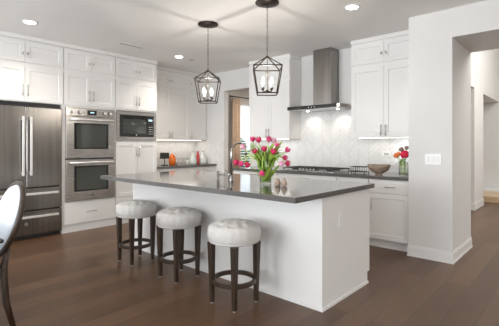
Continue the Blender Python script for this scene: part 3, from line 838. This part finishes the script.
for dx, dy, dz, r_, mt, lab in ((.02, -.02, .265, .058, 'red', 'large red bloom in the counter vase beside the pier'), (-.080, -.03, .250, .038, 'orange', 'orange bloom low at the left of the counter vase'),
                            (-.050, -.045, .272, .030, 'orange', 'smaller orange bloom behind the low orange one'), (-.030, .0, .325, .034, 'dusty', 'dusty brown bloom at the top left of the counter vase'),
                            (.022, .03, .345, .030, 'dusty', 'dusty brown bloom at the top right of the counter vase')):
    t = thing('cut_flower', lab, 'flower', tuple(VV+Vector((dx*.3, dy*.3, .02))), 0, 'flowers in the counter vase')
    hd = Vector((dx*.7, dy*.7, dz-.02))
    obj('bloom', ball_flower(B(), hd, r_), mt, t, smooth=True)
    b = B(); tube(b, bez(Vector((0, 0, 0)), Vector((dx*.1, dy*.1, .12)), hd, 8), .003, 6); obj('stem', b, 'leaf', t)
    for k in range(3):
        a = random.uniform(0, 2*PI); s0 = Vector((dx*.2, dy*.2, .10+.03*k))
        obj('leaf', leaf_bm(bez(s0, s0+Vector((0, 0, .04)), s0+Vector((.045*math.cos(a), .045*math.sin(a), .035)), 6), .011), 'leaf', t)

# ------------------------------------------------------------------ items on the corner counter
AX = -5.86
t = thing('knife_stand', 'dark block on a thin stand beside the orange jar', 'kitchen stand', (AX, 4.14, CZ), RZA)
obj('base', bx(-.05, .05, -.04, .04, 0, .012), 'black', t)
b = B(); tube(b, [(0, 0, .012), (0, 0, .14)], .009, 8); obj('post', b, 'black', t)
obj('head', bx(-.085, .085, -.03, .03, .125, .24, bev=.006), 'iron', t)
t = thing('orange_jar', 'glossy orange jar on the corner counter', 'jar', (AX, 4.315, CZ), 0)
b = B(); lathe(b, [(0, 0), (.048, 0), (.058, .02), (.068, .07), (.070, .12), (.060, .165), (.036, .185), (.032, .195), (0, .195)], 28); obj('vessel', b, 'orange_glaze', t)
b = B(); lathe(b, [(0, .196), (.030, .196), (.026, .209), (.011, .214), (.013, .226), (0, .233)], 20); obj('lid', b, 'orange_glaze', t)
t = thing('storage_box', 'low grey rectangular box right of the orange jar', 'box', (AX, 4.51, CZ), RZA)
b = B(); box(b, -.10, .10, -.06, .06, 0, .05); obj('base', b, 'grey_box', t)
b = B()
for x in (-.096, .096):
    for y in (-.056, .056): box(b, x-.004, x+.004, y-.004, y+.004, .05, .11)
for y in (-.056, .056): box(b, -.1, .1, y-.004, y+.004, .11, .118)
for x in (-.096, .096): box(b, x-.004, x+.004, -.056, .056, .11, .118)
obj('rail', b, 'grey_box', t)
t = thing('condiment_jar', 'short clear lidded jar left of the white bottles', 'jar', (AX, 4.68, CZ), 0)
b = B(); lathe(b, [(0, 0), (.035, 0), (.038, .01), (.036, .07), (.025, .085), (0, .085)], 24); obj('vessel', b, 'white_glaze', t)
b = B(); lathe(b, [(0, .086), (.024, .086), (.022, .10), (.008, .105), (.010, .14), (0, .145)], 18); obj('lid', b, 'nickel', t)
def bottle(lab, y, r, h, mt, cap, grp):
    t = thing('bottle', lab, 'bottle', (AX, y, CZ), 0, grp)
    b = B(); lathe(b, [(0, 0), (r*.9, 0), (r, .012), (r*.95, h*.35), (r*.55, h*.6), (r*.28, h*.75), (r*.24, h*.93), (0, h*.93)], 24); obj('vessel', b, mt, t)
    b = B(); tube(b, [(0, 0, h*.931), (0, 0, h)], [r*.27, r*.2], 12); obj('stopper', b, cap, t)
bottle('white pear-shaped bottle left of the red bottle', 4.83, .075, .26, 'white_glaze', 'grey_box', 'bottles on the corner counter')
bottle('white pear-shaped bottle right of the red bottle', 5.085, .085, .27, 'white_glaze', 'grey_box', 'bottles on the corner counter')
t = thing('bottle', 'slim straight red bottle between the two white ones', 'bottle', (AX, 4.955, CZ), 0, 'bottles on the corner counter')
b = B(); lathe(b, [(0, 0), (.034, 0), (.036, .01), (.034, .15), (.024, .19), (.018, .22), (0, .22)], 24); obj('vessel', b, 'red_glass', t)
b = B(); tube(b, [(0, 0, .221), (0, 0, .255)], .018, 12); obj('cap', b, 'crimson', t)

# ------------------------------------------------------------------ curtain and rod in the nook
t = thing('curtain_rod', 'black curtain rod across the nook window', 'curtain rod', (-6.08, 7.1, 2.415), 0)
b = B(); tube(b, [(0, -.97, 0), (0, .97, 0)], .013, 10); obj('pole', b, 'black', t)
for y in (-.98, .98):
    b = B(); tube(b, [(0, y-.03, 0), (0, y, 0), (0, y+.03, 0)], [.012, .022, .012], 12); obj('finial', b, 'black', t)
for y in (-.9, .9): obj('bracket', bx(-.118, 0, y-.008, y+.008, -.008, .008), 'black', t)
def curtain(lab, y0, y1):
    b = B(); n = 64; rows = []
    for z in (0.03, 1.2, 2.2, 2.39):
        row = []
        for i in range(n+1):
            u = i/n; amp = .032*(1 if z < 2.3 else .6)
            row.append(b.verts.new((amp*math.sin(u*2*PI*4), y0+(y1-y0)*u+.006*math.sin(u*9), z)))
        rows.append(row)
    for A, C in zip(rows, rows[1:]):
        for i in range(n):
            f = b.faces.new((A[i], A[i+1], C[i+1], C[i])); f.smooth = True
    o = obj('curtain', b, 'curtain', None, (-6.09, 0, 0)); o.modifiers.new('solid', 'SOLIDIFY').thickness = .004
    tag(o, lab, 'curtain')
curtain('tan curtain panel gathered at the left of the nook window', 6.19, 6.47)
# greenery and a pale house wall beyond the blinds
b = B()
for i in range(26):
    r = bmesh.ops.create_icosphere(b, subdivisions=2, radius=random.uniform(.22, .4))['verts']
    off = Vector((random.uniform(-.4, .4), random.uniform(-1.6, 1.6), random.uniform(.3, 1.45)))
    for v in r: v.co = v.co*(1+random.uniform(-.12, .12))+off
o = obj('garden_shrub', b, 'leafout', None, (-8.6, 8.9, 0)); tag(o, 'green shrub outside, seen through the blinds of the nook window', 'shrub')
struct('ground_outside', bx(-14, -6.4, 2, 14, -.15, -.02), 'plaster_out')

# ------------------------------------------------------------------ dining chair (faces -y) and table corner at the left edge
t = thing('dining_chair', 'dark wooden dining chair with an oval pale upholstered back, at the left edge', 'chair', (-3.11, .765, 0), R(0))
z0, z1, yb0, yb1 = .49, .99, -.01, .145   # oval back leans back (+y)
def bk(u, zf, off=0):   # u sideways -1..1, zf height
    f = (zf-z0)/(z1-z0); return Vector((u, yb0+(yb1-yb0)*f+off, zf))
zc, hz_, hx_ = (z0+z1)/2, (z1-z0)/2, .235
b = B(); pts = [bk(hx_*math.cos(a), zc+hz_*math.sin(a)) for a in [2*PI*k/40 for k in range(40)]]
tube(b, pts, .019, 10, True, sx=1.); bf = obj('back_frame', b, 'stool_wood', t)
b = B(); rings = []
for s, off in ((1, -.010), (.97, -.026), (.8, -.034), (.5, -.038)):
    rings.append([b.verts.new(bk(s*(hx_-.010)*math.cos(a), zc+s*(hz_-.010)*math.sin(a), off)) for a in [2*PI*k/40 for k in range(40)]])
rings = [[b.verts.new(bk(s*(hx_-.010)*math.cos(a), zc+s*(hz_-.010)*math.sin(a), off)) for a in [2*PI*k/40 for k in range(40)]] for s, off in ((.5, .03), (.8, .026), (.97, .02), (1, .010))]+rings
for A, C in zip(rings, rings[1:]):
    for k in range(40):
        f = b.faces.new((A[k], A[(k+1) % 40], C[(k+1) % 40], C[k])); f.smooth = True
b.faces.new(rings[0]); b.faces.new(rings[-1]); obj('back_cushion', b, 'chair_cloth', t)
b = B(); box(b, -.215, .215, -.47, -.03, .445, .49, bev=.018, seg=3); obj('seat_cushion', b, 'chair_cloth', t, smooth=True)
obj('seat_rail', bx(-.215, .215, -.465, .0, .385, .445), 'stool_wood', t, bevel=.006)
for s in (-1, 1):
    b = B(); tube(b, [(s*.155, .035, .56), (s*.185, .0, .46), (s*.20, -.005, .38), (s*.205, .01, .2), (s*.215, .055, .0)], [.016, .024, .024, .021, .016], 10); obj('leg', b, 'stool_wood', t, smooth=True)
    b = B(); tube(b, [(s*.215, -.44, .385), (s*.215, -.445, .0)], [.024, .015], 10); obj('leg', b, 'stool_wood', t, smooth=True)
t = thing('dining_table', 'dark-edged dining table, only its corner showing at the left edge', 'table', (-3.25, -.42, 0), 0)
obj('tabletop', bx(-.85, .85, -1.05, 1.05, .725, .75, bev=.012, seg=3), 'black_glass', t)
for sx in (-.7, .7):
    for sy in (-.9, .6): obj('leg', bx(sx-.035, sx+.035, sy-.035, sy+.035, 0, .724), 'stool_wood', t, bevel=.004)
